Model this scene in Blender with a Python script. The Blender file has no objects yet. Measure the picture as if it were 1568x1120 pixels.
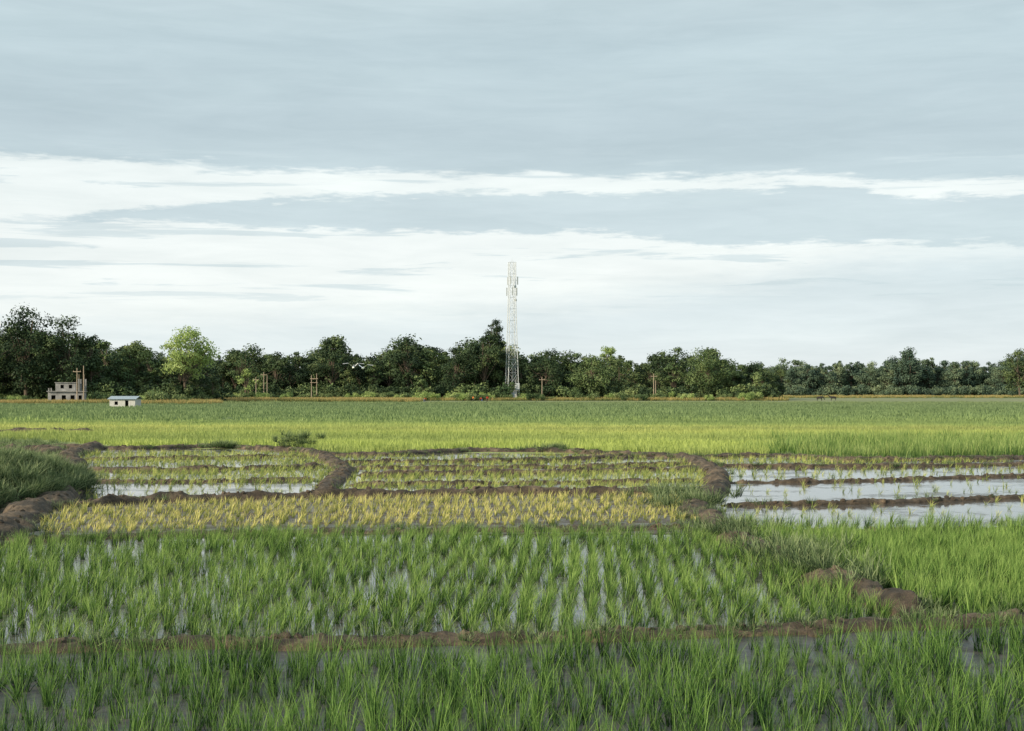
import bpy, math, random
import numpy as np
from mathutils import Vector, noise as mnoise, Matrix
random.seed(7); rng=np.random.default_rng(7)
scene=bpy.context.scene
scene.view_settings.view_transform='Standard'
scene.view_settings.look='None'
scene.view_settings.exposure=0
F=2178.0; Y0=598.0; H=3.0
def g(px,py):                       # survey: bearing/depression -> ground metres
    d=H*F/(py-Y0); return ((px-784)/F*d, d)
def at(px,d): return (px-784)/F*d
def link(o): scene.collection.objects.link(o); return o
# ------------------------------------------------------------ materials
def newmat(name):
    m=bpy.data.materials.new(name); m.use_nodes=True; nt=m.node_tree; nt.nodes.clear()
    out=nt.nodes.new('ShaderNodeOutputMaterial'); return m,nt,out
def N(nt,t,**k):
    n=nt.nodes.new(t)
    for a,b in k.items(): setattr(n,a,b)
    return n
def noise_fac(nt,scale,detail=4,rough=.55,vec=None,stretch=None):
    geo=N(nt,'ShaderNodeNewGeometry'); src=geo.outputs['Position']
    if stretch:
        mp=N(nt,'ShaderNodeMapping'); mp.inputs['Scale'].default_value=stretch
        nt.links.new(src,mp.inputs['Vector']); src=mp.outputs[0]
    n=N(nt,'ShaderNodeTexNoise'); n.inputs['Scale'].default_value=scale; n.inputs['Detail'].default_value=detail; n.inputs['Roughness'].default_value=rough
    nt.links.new(src,n.inputs['Vector']); return n.outputs['Fac']
def ramp(nt,fac,stops,interp='LINEAR'):
    r=N(nt,'ShaderNodeValToRGB'); cr=r.color_ramp; cr.interpolation=interp
    while len(cr.elements)<len(stops): cr.elements.new(0.5)
    for e,(p,c) in zip(cr.elements,stops): e.position=p; e.color=(*c,1)
    nt.links.new(fac,r.inputs[0]); return r.outputs[0]
def mathn(nt,op,a,b=None,c=None,clamp=False):
    n=N(nt,'ShaderNodeMath',operation=op,use_clamp=clamp)
    for i,v in enumerate((a,b,c)):
        if v is None: continue
        if isinstance(v,(int,float)): n.inputs[i].default_value=v
        else: nt.links.new(v,n.inputs[i])
    return n.outputs[0]
def mixc(nt,f,a,b,mode='MIX'):
    n=N(nt,'ShaderNodeMix',data_type='RGBA',blend_type=mode)
    for s,v in ((n.inputs[0],f),(n.inputs[6],a),(n.inputs[7],b)):
        if isinstance(v,(int,float)): s.default_value=v
        elif isinstance(v,tuple): s.default_value=(*v,1)
        else: nt.links.new(v,s)
    return n.outputs[2]
def finish_leaf(nt,out,col,trans,rough=.6,spec=.15):
    p=N(nt,'ShaderNodeBsdfPrincipled'); p.inputs['Roughness'].default_value=rough
    p.inputs['Specular IOR Level'].default_value=spec
    nt.links.new(col,p.inputs['Base Color'])
    if trans<=0: nt.links.new(p.outputs[0],out.inputs[0]); return
    t=N(nt,'ShaderNodeBsdfTranslucent'); mx=N(nt,'ShaderNodeMixShader'); mx.inputs[0].default_value=trans
    nt.links.new(col,t.inputs['Color'])
    nt.links.new(p.outputs[0],mx.inputs[1]); nt.links.new(t.outputs[0],mx.inputs[2]); nt.links.new(mx.outputs[0],out.inputs[0])
def leafmat(name,dark,mid,light,scale,trans=.3,spec=.15,inst=.35,blade=False):
    m,nt,out=newmat(name)
    f=noise_fac(nt,scale,2)
    oi=N(nt,'ShaderNodeObjectInfo')
    r=mathn(nt,'MULTIPLY_ADD',oi.outputs['Random'],inst,-inst/2)
    f2=mathn(nt,'ADD',f,r)
    if blade:
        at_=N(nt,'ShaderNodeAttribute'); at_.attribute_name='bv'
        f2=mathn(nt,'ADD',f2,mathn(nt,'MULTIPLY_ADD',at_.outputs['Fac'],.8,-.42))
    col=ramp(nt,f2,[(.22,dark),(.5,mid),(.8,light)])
    finish_leaf(nt,out,col,trans,spec=spec); return m
def plain(name,c,rough=.7,metal=0,var=.15,scale=3):
    m,nt,out=newmat(name)
    f=noise_fac(nt,scale,5)
    col=ramp(nt,f,[(.3,tuple(x*(1-var) for x in c)),(.7,tuple(min(1,x*(1+var)) for x in c))])
    p=N(nt,'ShaderNodeBsdfPrincipled'); p.inputs['Roughness'].default_value=rough; p.inputs['Metallic'].default_value=metal
    nt.links.new(col,p.inputs['Base Color']); nt.links.new(p.outputs[0],out.inputs[0]); return m

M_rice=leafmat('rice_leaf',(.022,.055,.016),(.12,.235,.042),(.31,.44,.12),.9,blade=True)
M_rice_near=leafmat('rice_leaf_near',(.013,.038,.013),(.080,.175,.036),(.23,.37,.09),.8,blade=True)  # foreground rice: cloud shade put into the colour as darker leaves
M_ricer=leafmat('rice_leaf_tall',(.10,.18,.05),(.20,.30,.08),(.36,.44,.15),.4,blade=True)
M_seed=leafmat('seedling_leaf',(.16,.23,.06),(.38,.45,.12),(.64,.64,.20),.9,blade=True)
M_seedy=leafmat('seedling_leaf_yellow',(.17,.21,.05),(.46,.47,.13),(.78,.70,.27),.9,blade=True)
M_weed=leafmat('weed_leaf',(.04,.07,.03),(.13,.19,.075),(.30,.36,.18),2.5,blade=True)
M_dry=leafmat('dry_grass',(.14,.17,.06),(.30,.28,.10),(.5,.38,.16),.05,blade=True)
M_tree=leafmat('tree_leaf',(.02,.038,.02),(.05,.08,.034),(.14,.18,.07),.28,0,inst=.35)
M_treeb=leafmat('tree_leaf_light',(.16,.24,.08),(.33,.43,.14),(.52,.6,.25),.3,.3)
M_treem=leafmat('tree_leaf_mid',(.045,.08,.035),(.11,.16,.06),(.25,.30,.12),.28,0)
M_treehaze=leafmat('tree_leaf_hazed',(.05,.085,.065),(.10,.145,.09),(.22,.27,.15),.12,0)  # far foliage: distance haze painted in as a paler, bluer leaf colour
M_bark=plain('bark',(.12,.09,.065),.9)
M_white=plain('white_galvanised_paint',(.5,.53,.54),.5)
M_conc=plain('weathered_concrete',(.33,.32,.31),.9,var=.3,scale=.8)
M_tin=plain('tin_roof',(.36,.42,.47),.45,metal=.3)
M_hutw=plain('whitewash',(.46,.46,.44),.8)
M_dark=plain('dark_opening',(.02,.02,.02),.9)
M_pole=plain('pole_concrete',(.38,.30,.22),.8)
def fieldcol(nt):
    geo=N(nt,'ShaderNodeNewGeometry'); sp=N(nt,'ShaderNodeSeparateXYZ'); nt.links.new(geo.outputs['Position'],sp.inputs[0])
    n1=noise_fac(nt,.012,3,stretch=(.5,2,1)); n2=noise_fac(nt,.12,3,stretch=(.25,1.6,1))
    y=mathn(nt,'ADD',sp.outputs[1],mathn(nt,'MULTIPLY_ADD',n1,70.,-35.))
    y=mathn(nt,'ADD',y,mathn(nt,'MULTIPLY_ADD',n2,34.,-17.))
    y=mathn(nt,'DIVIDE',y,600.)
    c=ramp(nt,y,[(.10,(.36,.44,.12)),(.15,(.45,.52,.15)),(.175,(.54,.56,.18)),(.195,(.33,.42,.14)),(.26,(.22,.30,.125)),(.45,(.20,.27,.13)),(.6,(.24,.29,.13)),(.75,(.32,.32,.13)),(1,(.2,.25,.11))])  # crop bands by distance, with haze lightening mixed into the albedo
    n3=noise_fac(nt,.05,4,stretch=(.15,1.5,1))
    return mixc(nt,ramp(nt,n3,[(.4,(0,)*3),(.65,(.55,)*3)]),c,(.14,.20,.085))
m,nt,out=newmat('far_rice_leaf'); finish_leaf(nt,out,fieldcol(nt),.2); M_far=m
m,nt,out=newmat('farmland_ground'); p=N(nt,'ShaderNodeBsdfPrincipled'); p.inputs['Roughness'].default_value=.9
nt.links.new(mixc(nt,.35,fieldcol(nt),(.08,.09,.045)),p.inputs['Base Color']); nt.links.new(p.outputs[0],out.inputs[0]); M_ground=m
m,nt,out=newmat('bund_soil'); p=N(nt,'ShaderNodeBsdfPrincipled'); p.inputs['Roughness'].default_value=.85
f=noise_fac(nt,2.2,8,.74)
c=ramp(nt,f,[(.34,(.022,.018,.013)),(.5,(.078,.057,.038)),(.68,(.22,.16,.105))]); nt.links.new(c,p.inputs['Base Color'])
b=N(nt,'ShaderNodeBump'); b.inputs['Strength'].default_value=1.; b.inputs['Distance'].default_value=.08; nt.links.new(noise_fac(nt,9,7,.7),b.inputs['Height']); nt.links.new(b.outputs[0],p.inputs['Normal'])
nt.links.new(p.outputs[0],out.inputs[0]); M_soil=m
m,nt,out=newmat('paddy_water')
p=N(nt,'ShaderNodeBsdfPrincipled'); p.inputs['IOR'].default_value=1.33
f=noise_fac(nt,.45,6,.6); f2=noise_fac(nt,4,6,.6)
c=ramp(nt,f2,[(.3,(.07,.062,.055)),(.7,(.15,.135,.12))]); nt.links.new(c,p.inputs['Base Color'])
mud=mathn(nt,'ADD',mathn(nt,'MULTIPLY',f,.7),mathn(nt,'MULTIPLY',f2,.3))
r=ramp(nt,mud,[(.50,(.03,)*3),(.60,(.3,)*3)]); nt.links.new(r,p.inputs['Roughness'])
b=N(nt,'ShaderNodeBump'); b.inputs['Strength'].default_value=.12; b.inputs['Distance'].default_value=.02; nt.links.new(noise_fac(nt,5,3),b.inputs['Height']); nt.links.new(b.outputs[0],p.inputs['Normal'])
nt.links.new(p.outputs[0],out.inputs[0]); M_water=m
def mudmat(name,a,b_,r0,r1):
    m,nt,out=newmat(name); p=N(nt,'ShaderNodeBsdfPrincipled'); f=noise_fac(nt,5,6,.65)
    nt.links.new(ramp(nt,f,[(.3,a),(.7,b_)]),p.inputs['Base Color'])
    nt.links.new(ramp(nt,noise_fac(nt,1.5,4),[(.45,(r0,)*3),(.6,(r1,)*3)]),p.inputs['Roughness'])
    b=N(nt,'ShaderNodeBump'); b.inputs['Strength'].default_value=.6; b.inputs['Distance'].default_value=.04; nt.links.new(f,b.inputs['Height']); nt.links.new(b.outputs[0],p.inputs['Normal'])
    nt.links.new(p.outputs[0],out.inputs[0]); return m
M_mud=mudmat('wet_mud',(.045,.035,.025),(.12,.09,.065),.4,.9)
M_mudn=mudmat('wet_mud_near',(.03,.028,.025),(.085,.075,.068),.3,.7)

# ------------------------------------------------------------ mesh builder
class MB:
    def __init__(s): s.v=[]; s.f=[]; s.m=[]; s.bv=None
    def face(s,vs,mi=0):
        b=len(s.v); s.v+=vs; s.f.append(tuple(range(b,b+len(vs)))); s.m.append(mi)
    def box(s,x0,x1,y0,y1,z0,z1,mi=0):
        b=len(s.v); s.v+=[(x0,y0,z0),(x1,y0,z0),(x1,y1,z0),(x0,y1,z0),(x0,y0,z1),(x1,y0,z1),(x1,y1,z1),(x0,y1,z1)]
        for q in ((0,3,2,1),(4,5,6,7),(0,1,5,4),(1,2,6,5),(2,3,7,6),(3,0,4,7)):
            s.f.append(tuple(b+i for i in q)); s.m.append(mi)
    def tube(s,p0,p1,r0,r1,n=6,mi=0,cap=True):
        p0=Vector(p0);p1=Vector(p1); d=(p1-p0)
        if d.length<1e-6: return
        d.normalize(); a=d.cross(Vector((0,0,1)) if abs(d.z)<.95 else Vector((1,0,0))).normalized(); c=d.cross(a)
        b=len(s.v)
        for P,R in ((p0,r0),(p1,r1)):
            for i in range(n):
                t=2*math.pi*i/n; s.v.append(tuple(P+a*(R*math.cos(t))+c*(R*math.sin(t))))
        for i in range(n):
            j=(i+1)%n; s.f.append((b+i,b+j,b+n+j,b+n+i)); s.m.append(mi)
        if cap:
            s.f.append(tuple(b+n+i for i in range(n))); s.m.append(mi)
            s.f.append(tuple(b+i for i in reversed(range(n)))); s.m.append(mi)
    def obj(s,name,mats,loc=(0,0,0),do_link=True,smooth=False,parent=None):
        me=bpy.data.meshes.new(name); me.from_pydata(s.v,[],s.f)
        for mt in mats: me.materials.append(mt)
        me.polygons.foreach_set('material_index',s.m)
        if smooth: me.polygons.foreach_set('use_smooth',[True]*len(s.f))
        if s.bv: a=me.attributes.new('bv','FLOAT','POINT'); a.data.foreach_set('value',s.bv)
        me.update(); o=bpy.data.objects.new(name,me); o.location=loc
        if do_link: link(o)
        if parent: o.parent=parent
        return o
def empty(name,loc):
    e=bpy.data.objects.new(name,None); e.location=loc; e.empty_display_size=.5; return link(e)

# ------------------------------------------------------------ scatter (geometry nodes)
def collection_of(name,objs):
    c=bpy.data.collections.new(name)
    for o in objs: c.objects.link(o)
    return c
def scatter(name,pts,coll,nvar,scl,tilt=.08,wind=(0,0)):
    pts=np.asarray(pts,float); n=len(pts)
    if n==0: return
    me=bpy.data.meshes.new(name); me.vertices.add(n); me.vertices.foreach_set('co',pts.ravel())
    rot=np.zeros((n,3)); rot[:,0]=rng.normal(wind[0],tilt,n); rot[:,1]=rng.normal(wind[1],tilt,n); rot[:,2]=rng.uniform(-.6,.6,n) if wind[1] else rng.uniform(0,6.283,n)
    a=me.attributes.new('rot','FLOAT_VECTOR','POINT'); a.data.foreach_set('vector',rot.ravel())
    s=np.asarray(scl,float)*np.ones(n)
    a=me.attributes.new('scl','FLOAT','POINT'); a.data.foreach_set('value',s)
    a=me.attributes.new('idx','INT','POINT'); a.data.foreach_set('value',rng.integers(0,nvar,n).astype(np.int32))
    me.update()
    o=link(bpy.data.objects.new(name,me))
    ng=bpy.data.node_groups.new(name+'_scatter','GeometryNodeTree')
    ng.interface.new_socket('Geometry',in_out='INPUT',socket_type='NodeSocketGeometry')
    ng.interface.new_socket('Geometry',in_out='OUTPUT',socket_type='NodeSocketGeometry')
    gi=ng.nodes.new('NodeGroupInput'); go=ng.nodes.new('NodeGroupOutput')
    ip=ng.nodes.new('GeometryNodeInstanceOnPoints'); ci=ng.nodes.new('GeometryNodeCollectionInfo')
    ci.inputs['Collection'].default_value=coll; ci.inputs['Separate Children'].default_value=True; ci.inputs['Reset Children'].default_value=True
    def na(nm,t):
        q=ng.nodes.new('GeometryNodeInputNamedAttribute'); q.data_type=t; q.inputs['Name'].default_value=nm
        return [x for x in q.outputs if x.enabled and x.name=='Attribute'][0]
    L=ng.links
    L.new(gi.outputs[0],ip.inputs['Points']); L.new(ci.outputs[0],ip.inputs['Instance']); ip.inputs['Pick Instance'].default_value=True
    L.new(na('idx','INT'),ip.inputs['Instance Index']); L.new(na('rot','FLOAT_VECTOR'),ip.inputs['Rotation']); L.new(na('scl','FLOAT'),ip.inputs['Scale'])
    L.new(ip.outputs[0],go.inputs[0])
    md=o.modifiers.new('scatter','NODES'); md.node_group=ng
    return o

def tuft(name,n,h,r,lean,w,mat,seed,droop=.25,hvar=.3,seg=3):
    R=random.Random(seed); mb=MB(); mb.bv=[]
    for _ in range(n):
        a=R.uniform(0,6.283); rr=r*math.sqrt(R.random()); bx,by=rr*math.cos(a),rr*math.sin(a)
        az=a+R.gauss(0,.7); th=abs(R.gauss(0,lean)); L=h*R.uniform(1-hvar,1+hvar*.5); dr=droop*R.uniform(.3,1.3)*(.3+th)
        tw=R.uniform(0,3.14); px,py=math.cos(tw),math.sin(tw); ww=w*R.uniform(.7,1.3); bvv=R.gauss(0,.25)
        dx,dy=math.cos(az),math.sin(az); b=len(mb.v)
        for i in range(seg+1):
            s=i/seg; hor=L*(math.sin(th)*s+dr*s*s); z=L*(math.cos(th)*s-dr*.5*s*s)
            x,y=bx+dx*hor,by+dy*hor; k=ww*.5*(1-s)**.6 if i<seg else 0
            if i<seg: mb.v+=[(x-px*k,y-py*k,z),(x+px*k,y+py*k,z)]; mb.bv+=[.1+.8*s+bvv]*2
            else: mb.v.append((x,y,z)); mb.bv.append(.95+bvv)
        for i in range(seg-1):
            q=b+2*i; mb.f.append((q,q+1,q+3,q+2)); mb.m.append(0)
        q=b+2*(seg-1); mb.f.append((q,q+1,q+2)); mb.m.append(0)
    return mb.obj(name,[mat],do_link=False)
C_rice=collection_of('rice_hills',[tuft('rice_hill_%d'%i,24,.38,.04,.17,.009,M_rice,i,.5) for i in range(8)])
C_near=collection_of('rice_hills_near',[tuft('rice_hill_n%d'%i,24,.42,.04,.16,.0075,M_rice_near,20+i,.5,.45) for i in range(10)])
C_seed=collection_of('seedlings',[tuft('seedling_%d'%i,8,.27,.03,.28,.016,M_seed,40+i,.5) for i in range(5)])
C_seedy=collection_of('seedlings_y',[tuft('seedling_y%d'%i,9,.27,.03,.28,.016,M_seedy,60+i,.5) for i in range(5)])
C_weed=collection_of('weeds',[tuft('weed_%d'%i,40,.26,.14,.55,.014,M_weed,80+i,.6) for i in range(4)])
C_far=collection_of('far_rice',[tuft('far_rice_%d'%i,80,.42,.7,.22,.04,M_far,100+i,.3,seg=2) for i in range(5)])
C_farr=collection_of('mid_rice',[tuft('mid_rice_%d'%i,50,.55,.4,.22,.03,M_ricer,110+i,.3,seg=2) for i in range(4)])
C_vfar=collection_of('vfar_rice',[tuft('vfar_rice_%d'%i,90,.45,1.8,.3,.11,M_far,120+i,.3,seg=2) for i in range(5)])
C_dry=collection_of('dry_tufts',[tuft('dry_tuft_%d'%i,90,1.0,1.6,.35,.12,M_dry,140+i,.3,seg=2) for i in range(4)])
def clod(i):
    mb=MB(); n=7;m_=5
    for a in range(m_):
        for c in range(n):
            th=math.pi*(a+.5)/m_; ph=6.283*c/n; v=Vector((math.sin(th)*math.cos(ph),math.sin(th)*math.sin(ph),math.cos(th)*.7)); v*=.1*(1+.6*mnoise.noise(v*2.2+Vector((i*5,0,0)))); mb.v.append(tuple(v))
    for a in range(m_-1):
        for c in range(n): d=(c+1)%n; mb.f.append((a*n+c,a*n+n+c,a*n+n+d,a*n+d)); mb.m.append(0)
    mb.f.append(tuple(range(n))); mb.m.append(0); return mb.obj('soil_clod_%d'%i,[M_soil],do_link=False)
C_clod=collection_of('soil_clods',[clod(i) for i in range(5)])

# ------------------------------------------------------------ ground + water
S=9000
def sheet(name,poly,z,mat):
    mb=MB(); mb.face([(x,y,z) for x,y in poly]); return mb.obj(name,[mat])
mb=MB(); mb.face([(-S,-S,-.06),(S,-S,-.06),(S,S,-.06),(-S,S,-.06)]); mb.obj('ground',[M_ground])
water=sheet('paddy_water',[(-45,2),(45,2),(60,62),(40,66),(0,68),(-24,76),(-24,30),(-45,30)],-.02,M_water)
sheet('mud',[(-44,2.5),(44,2.5)]+[g(*p) for p in [(2500,905),(2000,930),(1568,953),(1200,966),(700,984),(0,999),(-500,1014),(-1900,1050)]],-.012,M_mudn)
sheet('mud',[g(*p) for p in [(40,800),(85,778),(350,768),(700,760),(1040,758),(1065,775),(1090,800),(1100,817),(600,817),(300,820),(40,826)]],-.012,M_mud)

# ------------------------------------------------------------ bunds
SEGS=[]; CL=[]
def bund(pix,w,h,seed,name='earth_bund'):
    P=[g(*p) for p in pix]; pts=[]
    for (x0,y0),(x1,y1) in zip(P[:-1],P[1:]):
        L=math.hypot(x1-x0,y1-y0); n=max(1,int(L/.13))
        for i in range(n): pts.append((x0+(x1-x0)*i/n,y0+(y1-y0)*i/n))
        SEGS.append((x0,y0,x1,y1,w))
    pts.append(P[-1])
    A=np.array(pts); k=9
    if len(A)>3*k:
        pad=np.vstack([np.repeat(A[:1],k,0),A,np.repeat(A[-1:],k,0)]); ker=np.ones(2*k+1)/(2*k+1)
        A=np.column_stack([np.convolve(pad[:,i],ker,'valid') for i in(0,1)])
    pts=[tuple(a) for a in A]; K=13; mb=MB(); n=len(pts)
    for i,(x,y) in enumerate(pts):
        a=pts[max(0,i-2)]; b=pts[min(n-1,i+2)]; tx,ty=b[0]-a[0],b[1]-a[1]; l=math.hypot(tx,ty) or 1; nx,ny=-ty/l,tx/l
        e=min(1,min(i,n-1-i)*.13/.9); e=e*e*(3-2*e)
        wob=mnoise.noise(Vector((x*.5,y*.5,seed)))*.35*w
        hh=h*e*(1+.7*mnoise.noise(Vector((x*.9,y*.9,seed+9)))); wm=(.35+.65*e)*(1+.5*mnoise.noise(Vector((x*.7,y*.7,seed+4))))
        for kk in range(K):
            u=kk/(K-1)*2-1
            ww=w*.6*wm*(1+.3*mnoise.noise(Vector((x*2,y*2,seed+(5 if u>0 else 0)))))
            X=x+nx*(u*ww+wob); Y=y+ny*(u*ww+wob)
            z=hh*max(0,1-abs(u)**3)+.35*h*mnoise.noise(Vector((X*2.2,Y*2.2,seed)))*e+.05*mnoise.noise(Vector((X*6,Y*6,seed)))+.04*mnoise.noise(Vector((X*14,Y*14,seed)))-.03
            if kk in(0,K-1): z=-.1
            mb.v.append((X,Y,z))
        if random.random()<.5: u=random.gauss(0,.5); CL.append((x+nx*(u*w*.6*wm+wob),y+ny*(u*w*.6*wm+wob),max(-.03,hh*(1-abs(u)**2.2)-.04)))
    for i in range(n-1):
        for kk in range(K-1):
            q=i*K+kk; mb.f.append((q,q+K,q+K+1,q+1)); mb.m.append(0)
    mb.obj(name,[M_soil],smooth=True); return pts
B={}
B['A']=bund([(-500,1006),(0,997),(350,990),(700,984),(960,976),(1200,967),(1400,959),(1568,952),(2000,932)],.4,.12,1)
B['B']=bund([(-60,845),(40,826),(300,818),(600,814),(900,812),(1090,808)],.5,.08,2)
B['C']=bund([(1055,772),(1090,800),(1130,832),(1215,865),(1260,885),(1330,915),(1440,954)],.6,.20,3)
B['D']=bund([(1110,812),(1300,814),(1568,810),(2000,802)],.35,.06,4)
B['E']=bund([(-300,676),(30,683),(200,688),(330,684),(460,690),(500,697),(600,697),(720,690),(860,691),(960,697),(1060,701),(1200,698),(1300,706),(1568,703),(2000,698)],.6,.16,5)
B['F']=bund([(150,684),(105,700),(108,730),(90,762),(45,795),(-20,830),(-200,900)],.9,.26,6)
B['G']=bund([(465,690),(505,705),(530,722),(508,742),(495,762)],.65,.18,7)
B['H']=bund([(1045,700),(1075,713),(1105,733),(1090,755),(1055,790)],.7,.21,8)
B['I1']=bund([(108,719),(250,721),(400,718),(510,713)],.35,.14,9)
B['I2']=bund([(85,778),(200,768),(350,764),(500,760),(700,757),(900,754),(1080,755)],.4,.19,10)
B['I3']=bund([(108,704),(300,702),(490,699)],.25,.12,19)
B['I4']=bund([(110,737),(300,738),(505,734)],.25,.09,21)
B['J1']=bund([(505,709),(700,707),(860,705),(980,699)],.35,.14,11)
B['J4']=bund([(520,718),(700,717),(900,715),(1080,709)],.25,.11,22)
B['J2']=bund([(525,728),(700,726),(860,724),(1095,717)],.35,.14,12)
B['J3']=bund([(515,743),(700,741),(900,739),(1095,736)],.25,.11,20)
B['K1']=bund([(1075,714),(1300,715),(1568,712),(2000,706)],.35,.12,13)
B['K2']=bund([(1100,740),(1250,738),(1400,734),(1568,729),(2000,718)],.3,.10,14)
B['K3']=bund([(1080,774),(1300,772),(1450,767),(1568,762),(2000,744)],.3,.10,15)
B['L']=bund([(-300,663),(0,665),(160,663)],1.2,.35,16)
B['M']=bund([(-300,690),(0,692),(110,698)],1.2,.35,17)
scatter('soil_clods',CL,C_clod,5,rng.uniform(.25,.95,len(CL)),.5)
SG=np.array(SEGS)
def bdist_ok(P,f=.5,extra=0.):
    ok=np.ones(len(P),bool)
    for x0,y0,x1,y1,w in SG:
        d=np.array([x1-x0,y1-y0]); L2=d@d; t=np.clip(((P[:,0]-x0)*d[0]+(P[:,1]-y0)*d[1])/L2,0,1)
        q=np.hypot(P[:,0]-x0-t*d[0],P[:,1]-y0-t*d[1]); ok&=q>w*f+extra
    return ok
def inpoly(P,poly):
    x,y=P[:,0],P[:,1]; c=np.zeros(len(P),bool); n=len(poly); j=n-1
    for i in range(n):
        xi,yi=poly[i]; xj,yj=poly[j]
        if yi!=yj:
            c^=((yi>y)!=(yj>y))&(x<(xj-xi)*(y-yi)/(yj-yi)+xi)
        j=i
    return c
def grid(poly,sx,sy,jit=.25,rot=0.,keep=1.,patch=None,bend=0,extra=0.):
    W=[g(*p) for p in poly]
    A=np.array(W); c=A.mean(0); R=np.abs(A-c).max()*1.5
    xs=np.arange(-R,R,sx); ys=np.arange(-R,R,sy); X,Y=np.meshgrid(xs,ys)
    X=X.ravel()+rng.normal(0,jit*sx,X.size); Y=Y.ravel()+rng.normal(0,jit*sy,Y.size)
    X=X+bend*np.sin(Y*.35+X*.05)
    ca,sa=math.cos(rot),math.sin(rot); P=np.stack([c[0]+X*ca-Y*sa,c[1]+X*sa+Y*ca],1)
    P=P[inpoly(P,W)]; P=P[bdist_ok(P,.5,extra)]
    if keep<1: P=P[rng.random(len(P))<keep]
    if patch:
        sc,th=patch; v=np.array([mnoise.noise(Vector((x*sc,y*sc*.5,3.3)))+.6*mnoise.noise(Vector((x*sc*2.7,y*sc*.9,7.3))) for x,y in P]); P=P[v>th]
    return np.column_stack([P,np.full(len(P),-.03)])
def hv(P,lo,hi,amp=.22,sc=.5):
    return rng.uniform(lo,hi,len(P))*np.array([1+amp*mnoise.noise(Vector((p[0]*sc,p[1]*sc,11.)))+amp*mnoise.noise(Vector((p[0]*sc*3,p[1]*sc*3,5.))) for p in P])
near=grid([(-600,1035),(0,1017),(350,1012),(700,1006),(1200,988),(1568,971),(2000,949),(3200,1700),(-1700,1700)],.25,.18,.28,.06,keep=.93,patch=(1.2,-.50))
scatter('rice_crop',near,C_near,10,hv(near,.65,1.12,.3),.13,(0,.09))
mid=grid([(-600,1010),(0,995),(700,981),(1200,963),(1430,952),(1330,917),(1215,872),(1130,845),(1090,822),(900,817),(300,822),(40,830),(-60,860),(-500,885)],.30,.235,.18,-.03,keep=.92,patch=(.9,-.55),bend=.1,extra=.05)
scatter('rice_crop',mid,C_rice,8,hv(mid,.68,1.05),.12,(0,.13))
right=grid([(1135,822),(1300,823),(1568,819),(2000,810),(2100,925),(1568,948),(1500,955),(1330,905),(1215,855)],.22,.18,.3,.1,extra=.15)
scatter('rice_crop',right,C_rice,8,hv(right,.85,1.3),.12,(0,.1))
def seeds(poly,sx,sy,coll,s0,s1,keep=1,name='rice_seedlings'):
    P=grid(poly,sx,sy,.22,.04,keep); scatter(name,P,coll,5,hv(P,s0,s1,.2,.7),.16,(0,.25))
seeds([(112,692),(460,693),(505,706),(505,712),(112,716)],.33,.4,C_seed,.6,1.1,.92)
seeds([(112,723),(505,716),(520,730),(505,741),(110,742)],.30,.36,C_seed,.6,1.1,.95)
seeds([(112,742),(505,741),(500,758),(100,774)],.5,.8,C_seed,.7,1.15,.7)
seeds([(85,782),(350,768),(700,761),(1060,759),(1080,778),(1088,800),(600,808),(300,812),(50,820)],.26,.28,C_seedy,.6,1.2,.93)
seeds([(512,700),(860,695),(1040,703),(860,704),(512,708)],.36,.5,C_seed,.6,1.05,.9)
seeds([(512,710),(860,707),(1070,705),(1085,716),(530,726)],.34,.42,C_seed,.6,1.05,.92)
seeds([(530,729),(1090,720),(1100,735),(1085,752),(500,757)],.29,.38,C_seed,.6,1.1,.94)
seeds([(1060,703),(1200,701),(1568,708),(1900,704),(1900,706),(1075,713)],.36,.5,C_seed,.65,1.2)
seeds([(1085,717),(1568,714),(1900,709),(1900,716),(1568,727),(1100,738)],.48,.7,C_seed,.6,1.1,.7)
seeds([(1105,742),(1568,731),(1900,723),(1900,740),(1568,758),(1090,768)],.55,.9,C_seed,.6,1.0,.35)
seeds([(1090,773),(1568,762),(1900,748),(1900,786),(1568,797),(1100,799)],.55,.8,C_seed,.7,1.0,.35)
seeds([(1100,802),(1300,804),(1568,799),(1900,791),(1900,803),(1568,812),(1300,814),(1110,814)],.24,.3,C_rice,.7,1.1,.65)
# weeds on bunds
W=[]
for k,dens,sp in (('A',.8,.22),('B',.5,.3),('C',.8,.35),('D',.5,.3),('E',.6,.4),('F',.35,.6),('G',.12,.4),('H',.25,.4),('L',1.5,.6),('M',2,.8),('K3',.3,.3),('K1',.4,.3),('I2',.12,.3),('J1',.3,.2)):
    for x,y in B[k]:
        for _ in range(rng.poisson(dens)): W.append((x+rng.normal(0,sp),y+rng.normal(0,sp),.0+rng.uniform(0,.06)))
gx,gy=g(10,770)
mb=MB()
for i in range(41):
    for j in range(41):
        u=i/20-1; v=j/20-1; r=math.hypot(u,v); X=gx-1.6+u*2.6; Y=gy+2+v*7
        mb.v.append((X,Y,max(-.15,1.0*(1-r*r)*(1+.5*mnoise.noise(Vector((X*.8,Y*.5,5))))+.25*mnoise.noise(Vector((X*1.5,Y*1.5,2)))+.08*mnoise.noise(Vector((X*5,Y*5,2)))-.12)))
for i in range(40):
    for j in range(40): q=i*41+j; mb.f.append((q,q+41,q+42,q+1)); mb.m.append(0)
mb.obj('earth_mound',[M_soil],smooth=True)
W2=[]
for _ in range(2600):
    a=rng.uniform(0,6.283); r=math.sqrt(rng.random())*.98; X=gx-1.6+2.6*r*math.cos(a); Y=gy+2+7*r*math.sin(a)
    if mnoise.noise(Vector((X*.9,Y*.6,8)))<-.18 or Y<gy-4: continue
    W2.append((X,Y,max(0,.95*(1-r*r)-.1)+rng.uniform(0,.3)))
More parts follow.
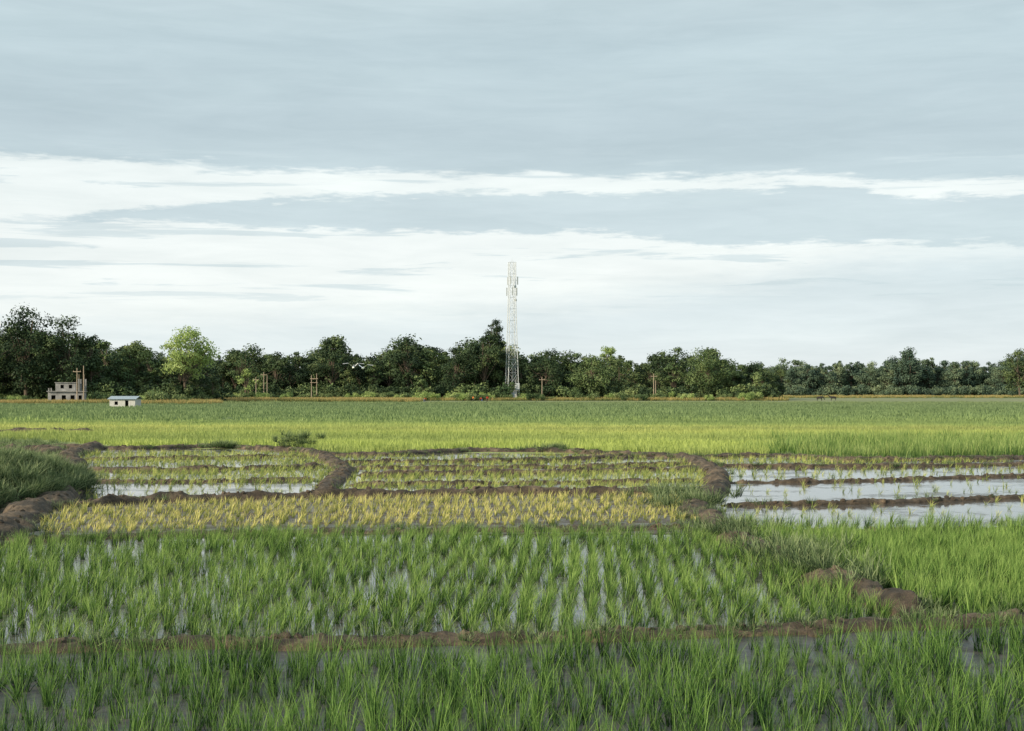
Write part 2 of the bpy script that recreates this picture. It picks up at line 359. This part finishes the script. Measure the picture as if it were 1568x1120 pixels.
for _ in range(700):
    X,Y=g(rng.uniform(-250,100),rng.uniform(676,702)); W2.append((X,Y,-.03))
for _ in range(40):
    X,Y=g(450,690); W2.append((X+rng.normal(0,.5),Y+1+rng.normal(0,.4),rng.uniform(.1,.7)))
for cx,cy,nn in((1050,775,40),(1030,762,25),(1115,822,35),(1240,870,35),(1225,858,30),(340,686,30),(850,690,30),(1290,893,20)):
    for _ in range(nn): X,Y=g(cx,cy); W2.append((X+rng.normal(0,.45),Y+rng.normal(0,.6),rng.uniform(0,.12)))
scatter('grass',W,C_weed,4,rng.uniform(.4,1.0,len(W)),.1)
scatter('weeds',W2,C_weed,4,rng.uniform(.6,1.9,len(W2)),.15)

# far fields
def wedge(d0,d1,sp,k=.52):
    out=[]; d=d0
    while d<d1:
        n=int(2*k*d/sp)
        x=np.linspace(-k*d,k*d,n)+rng.normal(0,sp*.3,n); out.append(np.column_stack([x,d+rng.normal(0,sp*.35,n),np.full(n,-.06)])); d+=sp
    return np.concatenate(out)
back=[g(*p) for p in [(-300,672),(30,673),(150,680),(200,686),(330,682),(460,688),(500,695),(600,695),(720,688),(860,689),(960,695),(1060,699),(1200,696),(1300,704),(1568,701),(2000,696)]]
bx=np.array([b[0] for b in back]); by=np.array([b[1] for b in back])
P=wedge(60,128,.95,.46); P=P[P[:,1]>np.interp(P[:,0],bx,by)+.9]
isr=(P[:,0]>.19*P[:,1]+rng.normal(0,1.5,len(P)))&(P[:,1]+rng.normal(0,2,len(P))<85)
Q=P[~isr]; scatter('rice_field',Q,C_far,5,hv(Q,.75,1.15,.2,.1),.06)
Q=P[isr]; scatter('rice_field',Q,C_farr,4,hv(Q,.9,1.5,.2,.2),.06)
P=wedge(128,345,2.8,.45); scatter('rice_field',P,C_vfar,5,hv(P,.6,1.2,.3,.04),.05)

# ------------------------------------------------------------ trees
def leafcard(mb,R,q,n,l,asp=.33):
    t=n.orthogonal().normalized(); t.rotate(Matrix.Rotation(R.uniform(0,6.28),3,n)); b=n.cross(t)
    bb=len(mb.v); mb.v+=[tuple(q-t*l*.6),tuple(q+b*l*asp),tuple(q+t*l*.6),tuple(q-b*l*asp)]
    mb.f.append((bb,bb+1,bb+2,bb+3)); mb.m.append(0)
def tree(name,Ht,Wd,seed,mat,crown0=.28,leaf=.55,K=20,per=190,airy=1.,do_link=False,sk=None):
    R=random.Random(seed); mb=MB(); top=Vector((R.uniform(-.06,.06)*Ht,R.uniform(-.06,.06)*Ht,Ht*.62))
    pts=[Vector((0,0,-.2))]
    for i in range(1,6):
        s=i/5; pts.append(Vector((top.x*s+R.uniform(-.012,.012)*Ht,top.y*s+R.uniform(-.012,.012)*Ht,top.z*s)))
    r=lambda s:.022*Ht*(1-.7*s)
    for i in range(5): mb.tube(pts[i],pts[i+1],r(i/5),r((i+1)/5),7,1,False)
    cz=Ht*(crown0+1)/2; sz=Ht*(1-crown0)/2
    skew=R.uniform(-.15,.15) if sk is None else sk
    for k in range(K):
        a=R.uniform(0,6.283); u=R.uniform(-1,1); rr=R.uniform(.4,1.)
        hr=math.sqrt(max(0,1-u*u)); prof=1.0 if u<.2 else 1-.25*u
        c=Vector((math.cos(a)*hr*rr*Wd/2*prof+skew*Wd*u,math.sin(a)*hr*rr*Wd/2*prof,cz+u*min(rr,.86)*sz))
        if k==0: c=Vector((top.x,top.y,Ht*.9))
        rc=Wd*R.uniform(.08,.2)/airy**.3
        j=R.randint(2,5); mb.tube(pts[j],c,r(j/5)*.5,.01*Ht*.3,4,1,False)
        for _ in range(int(per*(rc/(Wd*.165))**2/airy)):
            d=Vector((R.gauss(0,1),R.gauss(0,1),R.gauss(0,1))).normalized()
            q=c+Vector((d.x,d.y,d.z*.7))*rc*(R.uniform(.4,1.25))
            if q.z>Ht*1.03: continue
            leafcard(mb,R,q,(d*.9+Vector((R.gauss(0,.5),R.gauss(0,.5),R.gauss(.3,.5)))).normalized(),leaf*R.uniform(.5,1.2))
    return mb.obj(name,[mat,M_bark],do_link=do_link)
def bush(name,Ht,Wd,seed,mat,leaf=.4,K=9,per=110):
    R=random.Random(seed); mb=MB()
    for k in range(K):
        c=Vector((R.uniform(-.4,.4)*Wd,R.uniform(-.4,.4)*Wd,R.uniform(.2,.7)*Ht)); rc=Ht*R.uniform(.22,.38)
        mb.tube((0,0,-.1),c,.04,.02,4,1,False)
        for _ in range(per):
            d=Vector((R.gauss(0,1),R.gauss(0,1),R.gauss(0,1))).normalized(); q=c+d*rc*R.uniform(.5,1.1)
            if q.z<0: q.z=R.uniform(0,.3)
            leafcard(mb,R,q,(d*.8+Vector((R.gauss(0,.5),R.gauss(0,.5),R.gauss(.3,.5)))).normalized(),leaf*R.uniform(.5,1.2))
    return mb.obj(name,[mat,M_bark],do_link=False)
def variants(prefix,mat,mat2,n,seed,every=3):
    L=[]
    for i in range(n):
        R=random.Random(seed+i); L.append(tree('%s_%02d'%(prefix,i),10,R.uniform(4.5,9.5),seed+i,mat if i%every else mat2,R.uniform(.08,.28),.44,K=R.randint(20,34),per=115))
    return collection_of(prefix,L)
C_tree=variants('treeline_trees',M_tree,M_treem,12,300,3)
C_treef=variants('treeline_far',M_treehaze,M_treehaze,6,400)
C_bush=collection_of('bushes',[bush('bush_%d'%i,3,5,500+i,(M_tree,M_treem,M_tree)[i%3]) for i in range(6)])
C_bushl=collection_of('bushes_light',[bush('bushl_%d'%i,3,5,540+i,M_treem if i%3 else M_treeb) for i in range(6)])
C_bushf=collection_of('bushes_far',[bush('bushf_%d'%i,3,5,520+i,M_treehaze) for i in range(3)])
prof=np.array([(-600,500),(-200,485),(-20,492),(130,512),(160,524),(200,528),(240,545),(320,545),(360,535),(400,538),(450,533),(480,532),(510,520),(540,543),(580,539),(625,516),(655,534),(700,529),(730,526),(760,526),(800,536),(850,536),(870,546),(930,537),(960,550),(1000,547),(1035,535),(1060,543),(1085,535),(1120,550),(1150,560),(1200,552),(1250,559),(1300,553),(1350,558),(1395,540),(1430,550),(1500,554),(1568,548),(1800,545),(2400,545)])
def th(px,d): return (Y0-np.interp(px,prof[:,0],prof[:,1]))/F*d+H
T=[];TS=[]
def row(px0,px1,d,step,f0,f1,L,S,dj=5):
    px=px0
    while px<px1:
        dd=d+rng.uniform(-dj,dj); hh=th(px,dd)*rng.uniform(f0,f1); L.append((at(px,dd),dd,0)); S.append(hh/10); px+=step*rng.uniform(.5,1.5)
row(160,1170,448,17,.5,1.0,T,TS); row(200,1180,460,17,.7,1.14,T,TS); row(200,1190,474,18,.7,1.14,T,TS); row(100,1200,488,18,.75,1.0,T,TS); row(100,1200,500,16,.5,.7,T,TS)
row(-500,330,352,22,.55,1.0,T,TS); row(-500,300,368,24,.72,1.12,T,TS); row(-500,260,385,24,.8,1.05,T,TS); row(-500,330,398,17,.5,.7,T,TS)
scatter('distant_treeline',T,C_tree,12,TS,.03)
T2=[];S2=[]
for d in (700,722,745): row(1120,2300,d,12,.7,1.12,T2,S2,8)
scatter('distant_treeline',T2,C_treef,6,S2,.03)
Bp=[];Bs=[]
for d1,d2,s0,s1,stp in((345,438,.5,1.9,(2,7)),(402,506,1.2,2.4,(5,10)),(375,480,1.,2.2,(5,10))):
    px=-500
    while px<1185:
        dd=(d1 if px<320 else d2)+rng.uniform(-5,8); Bp.append((at(px,dd),dd,0)); Bs.append(rng.uniform(s0,s1)); px+=rng.uniform(*stp)
scatter('hedgerow_bushes',Bp,C_bush,6,Bs,.03)
Bp=[];Bs=[]; px=-400
while px<1185:
    dd=(rng.uniform(318,342) if px<320 else rng.uniform(415,434)); Bp.append((at(px,dd),dd,0)); Bs.append(rng.uniform(.25,1.)); px+=rng.exponential(6)
scatter('hedgerow_bushes',Bp,C_bushl,6,Bs,.03)
Bp=[];Bs=[]
for d,s0,s1 in((690,.8,2.2),(765,2,4)):
    px=1100
    while px<2300:
        dd=d+rng.uniform(-5,8); Bp.append((at(px,dd),dd,0)); Bs.append(rng.uniform(s0,s1)); px+=rng.uniform(2,6)
scatter('hedgerow_bushes',Bp,C_bushf,3,Bs,.03)
def single(px,d,ytop,wpx,seed,mat,**k):
    Ht=(Y0-ytop)/F*d+H; o=tree('broadleaf_tree',Ht,wpx/F*d,seed,mat,do_link=True,**k); o.location=(at(px,d),d,0)
single(40,335,463,110,1,M_tree,K=60,per=240,crown0=.05,sk=0.)
single(95,338,480,84,2,M_tree,K=44,per=200,crown0=.08)
single(-30,335,484,100,3,M_tree,K=38,per=220,crown0=.05)
single(135,342,508,60,23,M_tree,K=28,per=200,crown0=.05)
single(286,345,500,84,4,M_treeb,K=42,per=210,airy=1.15,crown0=.3,sk=0.)
single(205,350,518,60,24,M_treem,K=28,per=190,crown0=.1)
single(375,430,533,50,5,M_treem,K=20,per=110,airy=1.3,crown0=.2)
single(380,428,562,40,25,M_treeb,K=14,per=90,airy=1.4,crown0=.2)
single(755,446,480,46,6,M_tree,K=70,per=130,crown0=.1,sk=.03)
single(742,440,508,54,16,M_tree,K=38,per=190,crown0=.05)
single(625,440,511,54,7,M_tree,K=38,per=190,crown0=.08)
single(510,440,515,50,8,M_tree,K=34,per=170,crown0=.1)
single(1085,440,531,72,9,M_treem,K=42,per=190,crown0=.1)
single(905,436,540,68,10,M_treem,K=36,per=170,crown0=.1)
single(1160,440,570,40,11,M_treem,K=18,per=120,crown0=.1)
single(645,428,573,32,12,M_treem,K=12,per=110,crown0=.15)
single(700,438,527,64,18,M_tree,K=34,per=170,crown0=.08)
single(835,440,532,60,19,M_tree,K=34,per=170,crown0=.08)
single(1395,690,532,54,13,M_treehaze,K=30,per=150,leaf=.9,crown0=.15)
single(1562,600,534,60,14,M_tree,K=32,per=170,leaf=.8,crown0=.05)
single(930,470,529,40,15,M_treeb,K=20,per=120,crown0=.3)
single(1035,470,528,38,17,M_treem,K=20,per=120,crown0=.3)
D=[]
for px0,px1,d0,d1,n in ((-300,330,300,345,1500),(310,640,372,435,1900),(640,1200,415,436,700),(1100,1900,560,690,900)):
    for _ in range(n): dd=rng.uniform(d0,d1); D.append((at(rng.uniform(px0,px1),dd),dd,-.05))
scatter('dry_grass',D,C_dry,4,rng.uniform(.5,1.2,len(D)),.05)

# ------------------------------------------------------------ lattice tower
mb=MB(); TH=43.
hw=lambda z:1.75-(1.75-.95)*min(1,z/(TH*.72))
zs=[0]
while zs[-1]<TH-1: zs.append(min(TH,zs[-1]+(4.2 if zs[-1]<20 else 3.6)))
cor=[(-1,-1),(1,-1),(1,1),(-1,1)]
for a,b in zip(zs[:-1],zs[1:]):
    for i in range(4):
        c0,c1=cor[i],cor[(i+1)%4]; A=(c0[0]*hw(a),c0[1]*hw(a),a); Bq=(c0[0]*hw(b),c0[1]*hw(b),b); C=(c1[0]*hw(a),c1[1]*hw(a),a); Dq=(c1[0]*hw(b),c1[1]*hw(b),b)
        mb.tube(A,Bq,.10,.10,4); mb.tube(A,Dq,.035,.035,4); mb.tube(C,Bq,.035,.035,4); mb.tube(Bq,Dq,.035,.035,4)
tw=empty('telecom_tower',(0,440,0)); tw.rotation_euler=(0,0,math.radians(17))
mb.obj('lattice_mast',[M_white],parent=tw)
mb=MB()
for z in (33.6,37.0):
    for i in range(3):
        a=i*2.09+(.3 if z<35 else .0); r=1.8; x,y=r*math.cos(a),r*math.sin(a); mb.box(x-.15,x+.15,y-.13,y+.13,z-1.3,z+1.2); mb.tube((x*.6,y*.6,z),(x,y,z),.06,.06,4)
mb.obj('panel_antennas',[M_white],parent=tw)
mb=MB()
for z,a in((35.,-1.2),(31,.4)):
    x,y=1.3*math.cos(a),1.3*math.sin(a); mb.tube((x,y,z),(x*1.25,y*1.25,z),.4,.45,12); mb.tube((x*.7,y*.7,z),(x,y,z),.08,.08,4)
mb.obj('microwave_dishes',[M_white],parent=tw)
mb=MB()
mb.tube((-.3,-1.1,0),(-.3,-.9,TH),.035,.035,4); mb.tube((.1,-1.1,0),(.1,-.9,TH),.035,.035,4); mb.tube((0,0,TH-1),(0,0,TH+.8),.05,.02,5)
for k in range(70): mb.tube((-.3,-1.1+.2*k/70,k*.6+.3),(.1,-1.1+.2*k/70,k*.6+.3),.02,.02,4)
mb.obj('ladder',[M_white],parent=tw)
cab=empty('equipment_shelter',(at(786,432),432,0)); mb=MB(); mb.box(-1.1,1.1,-1,1,.3,2.9); mb.box(-1.3,1.3,-1.2,1.2,2.9,3.05); mb.box(-1.3,1.3,-1.2,1.2,0,.3); mb.obj('walls',[M_hutw],parent=cab)
mb=MB(); mb.box(-.4,.4,-1.03,-1.003,.35,2.3); mb.obj('door',[M_tin],parent=cab)
cab=empty('equipment_cabinet',(at(792,434),434,0)); mb=MB(); mb.box(-.7,.7,-.5,.5,3.2,5.2)
for sx in(-.55,.55):
    for sy in(-.4,.4): mb.tube((sx,sy,0),(sx,sy,3.2),.07,.07,5)
mb.obj('cabinet_on_legs',[M_white],parent=cab)

# ------------------------------------------------------------ houses
hd=322.; hs=empty('concrete_house',(at(104,hd),hd,0)); hs.rotation_euler=(0,0,math.radians(12)); hs.scale=(.9,.9,.9)
mb=MB()
def wall(y0,y1,x0,x1,z0,z1,ops):
    xs=x0
    for a,b,s,t in ops:
        mb.box(xs,a,y0,y1,z0,z1)
        if s>z0: mb.box(a,b,y0,y1,z0,s)
        mb.box(a,b,y0,y1,t,z1); xs=b
    mb.box(xs,x1,y0,y1,z0,z1)
wall(-3,-2.8,-4.5,4.2,0,3,[(-3.7,-2.7,.9,2.1),(-1.2,-.2,0,2.1),(.9,1.9,.9,2.1),(2.8,3.6,.9,2.1)])
mb.box(-4.5,-4.3,-2.8,3,0,3); mb.box(4.0,4.2,-2.8,3,0,3); mb.box(-4.3,4.0,2.8,3,0,3)
mb.box(-4.8,4.5,-3.4,3.2,3.0,3.16)
wall(-2.0,-1.8,-2.8,2.0,3.16,5.2,[(-1.6,-.8,3.8,4.7),(.4,1.2,3.8,4.7)])
mb.box(-2.8,-2.6,-1.8,2.6,3.16,5.2); mb.box(1.8,2.0,-1.8,2.6,3.16,5.2); mb.box(-2.6,1.8,2.4,2.6,3.16,5.2); mb.box(-3,2.2,-2.2,2.8,5.2,5.34)
for x in(-4.3,2.9,4.1):
    for y in(-2.9,2.7): mb.box(x-.14,x+.14,y-.14,y+.14,3.16,6.2 if x>2 else 3.9)
mb.obj('walls_and_columns',[M_conc],parent=hs)
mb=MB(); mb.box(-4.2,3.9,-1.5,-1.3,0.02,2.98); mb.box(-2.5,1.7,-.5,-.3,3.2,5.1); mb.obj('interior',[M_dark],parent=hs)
mb=MB()
for x in(2.9,4.1):
    for k in(-.08,.08): mb.tube((x+k,-2.9,6.2),(x+k*1.5,-2.9,7.3),.03,.03,4)
mb.obj('rebar',[M_pole],parent=hs)
hd=245.; hs=empty('tin_roof_hut',(at(192,hd),hd,0)); hs.rotation_euler=(0,0,math.radians(-8)); mb=MB()
wall(-1.3,-1.2,-2.3,2.3,0,1.45,[(-1.4,-.8,.5,1.1),(.5,1.1,0,1.25)])
mb.box(-2.3,-2.2,-1.2,1.3,0,1.45);mb.box(2.2,2.3,-1.2,1.3,0,1.45);mb.box(-2.2,2.2,1.2,1.3,0,1.45); mb.obj('walls',[M_hutw],parent=hs)
mb=MB(); nseg=24
for i in range(nseg):
    x0=-2.6+5.2*i/nseg; x1=-2.6+5.2*(i+1)/nseg; a=.03*(i%2); b=.03*((i+1)%2)
    mb.face([(x0,-1.7,1.46+a),(x1,-1.7,1.46+b),(x1,0,2.0+b),(x0,0,2.0+a)]); mb.face([(x0,0,2.0+a),(x1,0,2.0+b),(x1,1.7,1.46+b),(x0,1.7,1.46+a)])
mb.obj('roof',[M_tin],parent=hs)
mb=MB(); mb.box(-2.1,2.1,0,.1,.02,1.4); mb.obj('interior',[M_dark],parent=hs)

# ------------------------------------------------------------ utility poles
def pole(px,d,h,arm=True,rz=0):
    e=empty('utility_pole',(at(px,d),d,0)); e.rotation_euler=(0,0,rz); mb=MB(); mb.tube((0,0,0),(0,0,h),.14,.09,8)
    if arm:
        mb.box(-.9,.9,-.16,-.06,h-.9,h-.75)
        for x in(-.8,0,.8): mb.tube((x,-.1,h-.75),(x,-.1,h-.5),.05,.03,6)
    mb.obj('shaft',[M_pole],parent=e)
for px,d,h,a in ((392,425,7,1),(404,428,8.5,1),(409,424,7.5,0),(477,420,7.5,0),(485,420,8,0),(830,425,7,1),(1001,425,8,1),(1004,430,6,0),(118,318,8,1),(128,318,8.5,0)): pole(px,d,h,a)
mb=MB(); mb.box(at(475,420),at(487,420),419.7,419.85,6.3,6.5); mb.box(at(475,420),at(487,420),419.7,419.85,5.2,5.35); mb.obj('pole_crossbeam',[M_pole])

# ------------------------------------------------------------ skinned figures
def skinobj(name,V,E,Rr,mat,parent,root=0,sub=1):
    me=bpy.data.meshes.new(name); me.from_pydata(V,E,[]); o=bpy.data.objects.new(name,me); link(o); o.parent=parent
    o.modifiers.new('Skin','SKIN'); me.materials.append(mat)
    for i,r in enumerate(Rr):
        sv=me.skin_vertices[0].data[i]; sv.radius=(r,r); sv.use_root=(i==root)
    s=o.modifiers.new('Sub','SUBSURF'); s.levels=sub; s.render_levels=sub; return o
M_skin=plain('skin',(.16,.09,.06),.6); M_hair=plain('hair',(.01,.01,.01),.5)
def person(px,d,shirt,trou,bend,rz):
    e=empty('farm_worker',(at(px,d),d,0)); e.rotation_euler=(0,0,rz); b=bend
    def up(s): return (0,-math.sin(b)*s,.92+math.cos(b)*s)
    p,c,n,hd=up(0),up(.33),up(.52),up(.66)
    skinobj('trousers',[p,(.1,0,.88),(.12,-.04*b,.5),(.13,.02,.08),(.13,-.1,.03),(-.1,0,.88),(-.12,-.02,.5),(-.13,.06,.08),(-.13,-.06,.03)],[(0,1),(1,2),(2,3),(3,4),(0,5),(5,6),(6,7),(7,8)],[.14,.1,.075,.05,.035,.1,.075,.05,.035],trou,e)
    sh=up(.46); f=b/1.6
    def arm(s): return [(s*.2,sh[1],sh[2]),(s*.25,sh[1]-.1*f-.05,sh[2]-.28),(s*.22,sh[1]-.3*f-.1,sh[2]-.52)]
    a1,a2=arm(1),arm(-1)
    skinobj('shirt',[p,up(.2),up(.42)]+a1[:2]+a2[:2]+[n],[(0,1),(1,2),(2,3),(3,4),(2,5),(5,6),(2,7)],[.15,.13,.16,.075,.05,.075,.05,.06],shirt,e)
    V=[n,hd,(hd[0],hd[1]-.06*math.cos(b)-.02,hd[2]-.03)]; skinobj('head',V,[(0,1),(1,2)],[.05,.1,.06],M_skin,e)
    skinobj('hair',[(hd[0],hd[1]+.02,hd[2]+.04),(hd[0],hd[1]+.04,hd[2]-.02)],[(0,1)],[.1,.08],M_hair,e)
    for s,a in((1,a1),(-1,a2)):
        w=a[2]; V=[a[1],w,(w[0],w[1]-.02,w[2]-.09)]; E=[(0,1),(1,2)]; Rr=[.042,.03,.035]
        skinobj('forearm_and_palm',V,E,Rr,M_skin,e)
        q=MB()
        for k in range(4): q.tube((w[0]+(k-1.5)*.02,w[1]-.02,w[2]-.1),(w[0]+(k-1.5)*.022,w[1]-.04,w[2]-.18+.01*abs(k-1.3)),.009,.007,5)
        q.tube((w[0]-s*.03,w[1]-.02,w[2]-.05),(w[0]-s*.06,w[1]-.04,w[2]-.1),.01,.008,5); q.obj('fingers',[M_skin],parent=e)
M_red=plain('red_cloth',(.6,.06,.03),.8);M_or=plain('orange_cloth',(.75,.2,.03),.8);M_blu=plain('blue_cloth',(.06,.1,.25),.8)
person(650,345,M_or,M_blu,1.2,.5); person(724,345,M_or,M_dark,.2,2.); person(738,348,M_red,M_blu,1.1,-.6); person(746,345,M_red,M_dark,.1,.3)
def cow(px,d,mat,rz,graze=True):
    e=empty('cow',(at(px,d),d,0)); e.rotation_euler=(0,0,rz)
    hz=.45 if graze else 1.5
    V=[(0,0,.95),(.55,0,1.02),(.85,0,1.15),(1.15,0,.95 if graze else 1.35),(1.3,0,hz+.1),(1.45,0,hz-.1),(-.6,0,1.0),(-.8,0,1.05),(-.88,0,.5),
       (.55,.17,.75),(.53,.17,.4),(.56,.17,.03),(.55,-.17,.75),(.6,-.17,.4),(.6,-.17,.03),(-.6,.17,.8),(-.52,.17,.6),(-.7,.17,.42),(-.66,.17,.03),(-.6,-.17,.8),(-.5,-.17,.6),(-.66,-.17,.42),(-.6,-.17,.03)]
    E=[(0,1),(1,2),(2,3),(3,4),(4,5),(0,6),(6,7),(7,8),(1,9),(9,10),(10,11),(1,12),(12,13),(13,14),(6,15),(15,16),(16,17),(17,18),(6,19),(19,20),(20,21),(21,22)]
    Rr=[.34,.33,.24,.16,.13,.08,.28,.1,.02,.12,.06,.05,.12,.06,.05,.14,.09,.05,.05,.14,.09,.05,.05]
    skinobj('body',V,E,Rr,mat,e)
    q=MB()
    for s in(-1,1): q.tube((1.2,s*.08,hz+.22),(1.22,s*.2,hz+.38),.03,.008,5); q.tube((1.2,s*.1,hz+.15),(1.15,s*.26,hz+.15),.05,.02,5)
    q.obj('horns_and_ears',[mat],parent=e)
M_cow2=plain('cow_hide_dark',(.025,.022,.02),.8)
cow(1255,400,M_cow2,0); cow(1276,405,M_cow2,3.0,False)
def egret(px,d,z,flap,rz):
    e=empty('egret',(at(px,d),d,z)); e.rotation_euler=(0,0,rz)
    skinobj('body',[(0,0,0),(.2,0,.02),(.32,0,.1),(.4,0,.08),(.55,0,.06),(-.22,0,0),(-.45,0,-.02)],[(0,1),(1,2),(2,3),(3,4),(0,5),(5,6)],[.09,.06,.035,.04,.008,.06,.015],M_egret,e)
    q=MB()
    for s in(-1,1):
        A=[(.14,s*.04,.03),(.2,s*.35,.03+.35*flap),(.05,s*.8,.03+.3*flap)]; Bk=[(-.2,s*.04,.03),(-.18,s*.35,.02+.34*flap),(-.08,s*.83,.02+.28*flap)]
        q.face([A[0],A[1],Bk[1],Bk[0]]); q.face([A[1],A[2],Bk[2],Bk[1]])
    q.obj('wings',[M_egret],parent=e)
M_egret=plain('white_feathers',(.9,.9,.9),.7,var=.03)
egret(541,110,(Y0-563)/F*110+H,.9,1.75); egret(556,112,(Y0-564)/F*112+H,.7,1.45)

# ------------------------------------------------------------ sky and light
el=math.radians(22); az=math.radians(-122)
w=bpy.data.worlds.new('World'); scene.world=w; w.use_nodes=True; nt=w.node_tree; nt.nodes.clear()
out=N(nt,'ShaderNodeOutputWorld'); sky=N(nt,'ShaderNodeTexSky'); sky.sky_type='NISHITA'; sky.sun_disc=False; sky.sun_elevation=el; sky.sun_rotation=az
bg1=N(nt,'ShaderNodeBackground'); bg1.inputs[1].default_value=.1; nt.links.new(sky.outputs[0],bg1.inputs[0])
tc=N(nt,'ShaderNodeTexCoord'); sp=N(nt,'ShaderNodeSeparateXYZ'); nt.links.new(tc.outputs['Generated'],sp.inputs[0])
X,Yy,Z=sp.outputs
A=mathn(nt,'ARCTAN2',X,Yy)
hr=mathn(nt,'SQRT',mathn(nt,'ADD',mathn(nt,'MULTIPLY',X,X),mathn(nt,'MULTIPLY',Yy,Yy)))
t=mathn(nt,'DIVIDE',Z,mathn(nt,'MAXIMUM',hr,.02))
def skynoise(sa,st,det,off,rough=.55,dist=0):
    c=N(nt,'ShaderNodeCombineXYZ'); nt.links.new(mathn(nt,'MULTIPLY',A,sa),c.inputs[0]); nt.links.new(mathn(nt,'MULTIPLY',t,st),c.inputs[1]); c.inputs[2].default_value=off
    n=N(nt,'ShaderNodeTexNoise'); n.inputs['Scale'].default_value=1; n.inputs['Detail'].default_value=det; n.inputs['Roughness'].default_value=rough; n.inputs['Distortion'].default_value=dist
    nt.links.new(c.outputs[0],n.inputs['Vector']); return n.outputs['Fac']
nA=skynoise(9,40,5,1.3,.6); nB=skynoise(35,240,4,5.1,.65)
wob=mathn(nt,'ADD',mathn(nt,'MULTIPLY_ADD',nA,.020,-.010),mathn(nt,'MULTIPLY_ADD',nB,.018,-.009))
tw_=mathn(nt,'ADD',t,wob)
az01=mathn(nt,'ADD',A,.5,clamp=True)
def deck_edge(stops):      # cloud-deck edge: tan(elevation) as a function of azimuth
    r=ramp(nt,az01,[((math.atan((px-784)/F)+.5),((Y0-py)/F/.3,)*3) for px,py in stops]); return mathn(nt,'MULTIPLY',r,.3)
def above(edge,soft,src=None):
    d=mathn(nt,'SUBTRACT',src or tw_,edge); m=N(nt,'ShaderNodeMapRange',interpolation_type='SMOOTHSTEP'); nt.links.new(d,m.inputs[0]); m.inputs[1].default_value=-soft; m.inputs[2].default_value=soft; return m.outputs[0]
T1=deck_edge([(0,260),(500,263),(784,267),(1050,273),(1300,280),(1568,292)])
T2=deck_edge([(-100,348),(60,349),(220,330),(330,312),(480,303),(800,302),(1000,297),(1320,293),(1380,313),(1568,315)])
T3=deck_edge([(0,351),(500,353),(940,357),(1060,374),(1568,386)])
T4=deck_edge([(0,520),(300,505),(700,482),(950,462),(1150,435),(1300,408),(1420,394),(1568,389)])
wh=(.92,.975,.96)
low=ramp(nt,mathn(nt,'DIVIDE',t,.12,clamp=True),[(0,(.81,.87,.875)),(.35,(.76,.85,.875)),(1,(.66,.78,.82))])
whl=ramp(nt,mathn(nt,'DIVIDE',t,.2,clamp=True),[(.15,(.87,.93,.92)),(.4,wh),(1,(.88,.96,.955))])
col=mixc(nt,above(T4,.018),low,whl)
col=mixc(nt,above(T3,.0026),col,(.625,.74,.78))
col=mixc(nt,above(T2,.0026),col,whl)
hi=ramp(nt,mathn(nt,'DIVIDE',t,.3,clamp=True),[(.5,(.58,.70,.745)),(.6,(.535,.65,.70)),(.8,(.54,.665,.715)),(1,(.57,.69,.73))])
col=mixc(nt,above(T1,.0035),col,hi)
n3=skynoise(6,100,6,9.7,.62,.5); st=N(nt,'ShaderNodeMapRange',interpolation_type='SMOOTHSTEP'); nt.links.new(n3,st.inputs[0]); st.inputs[1].default_value=.54; st.inputs[2].default_value=.62
win=ramp(nt,mathn(nt,'DIVIDE',t,.3,clamp=True),[(.15,(0,0,0)),(.24,(1,1,1)),(.5,(1,1,1)),(.58,(.0,)*3)])
col=mixc(nt,mathn(nt,'MULTIPLY',mathn(nt,'MULTIPLY',st.outputs[0],win),.7),col,(.64,.755,.79))
n4=skynoise(4,22,4,3.3,.6,.5); col=mixc(nt,1.,col,ramp(nt,n4,[(.3,(.94,.945,.95)),(.5,(1,1,1)),(.7,(1.06,1.055,1.045))]),'MULTIPLY')
n5=skynoise(10,75,6,7.7,.65,.4); col=mixc(nt,1.,col,ramp(nt,n5,[(.35,(.975,.98,.98)),(.68,(1.07,1.06,1.055))]),'MULTIPLY')
bg2=N(nt,'ShaderNodeBackground'); nt.links.new(col,bg2.inputs[0]); bg2.inputs[1].default_value=1.
mx=N(nt,'ShaderNodeMixShader'); mx.inputs[0].default_value=.95; nt.links.new(bg1.outputs[0],mx.inputs[1]); nt.links.new(bg2.outputs[0],mx.inputs[2]); nt.links.new(mx.outputs[0],out.inputs[0])
sd=Vector((math.sin(az)*math.cos(el),math.cos(az)*math.cos(el),math.sin(el)))
L=bpy.data.lights.new('sun','SUN'); L.energy=5.0; L.angle=math.radians(.5); L.color=(1,.87,.66); lo_=link(bpy.data.objects.new('sun',L)); lo_.rotation_euler=sd.to_track_quat('Z','Y').to_euler(); lo_.location=(-50,-30,60)
# ------------------------------------------------------------ camera
cd=bpy.data.cameras.new('camera'); cd.sensor_width=36; cd.lens=F/1568*36; cd.shift_y=(Y0-560)/1568; cd.clip_end=20000; cd.clip_start=.1
co=link(bpy.data.objects.new('camera',cd)); co.location=(0,0,H); co.rotation_euler=(math.radians(90),0,0); scene.camera=co
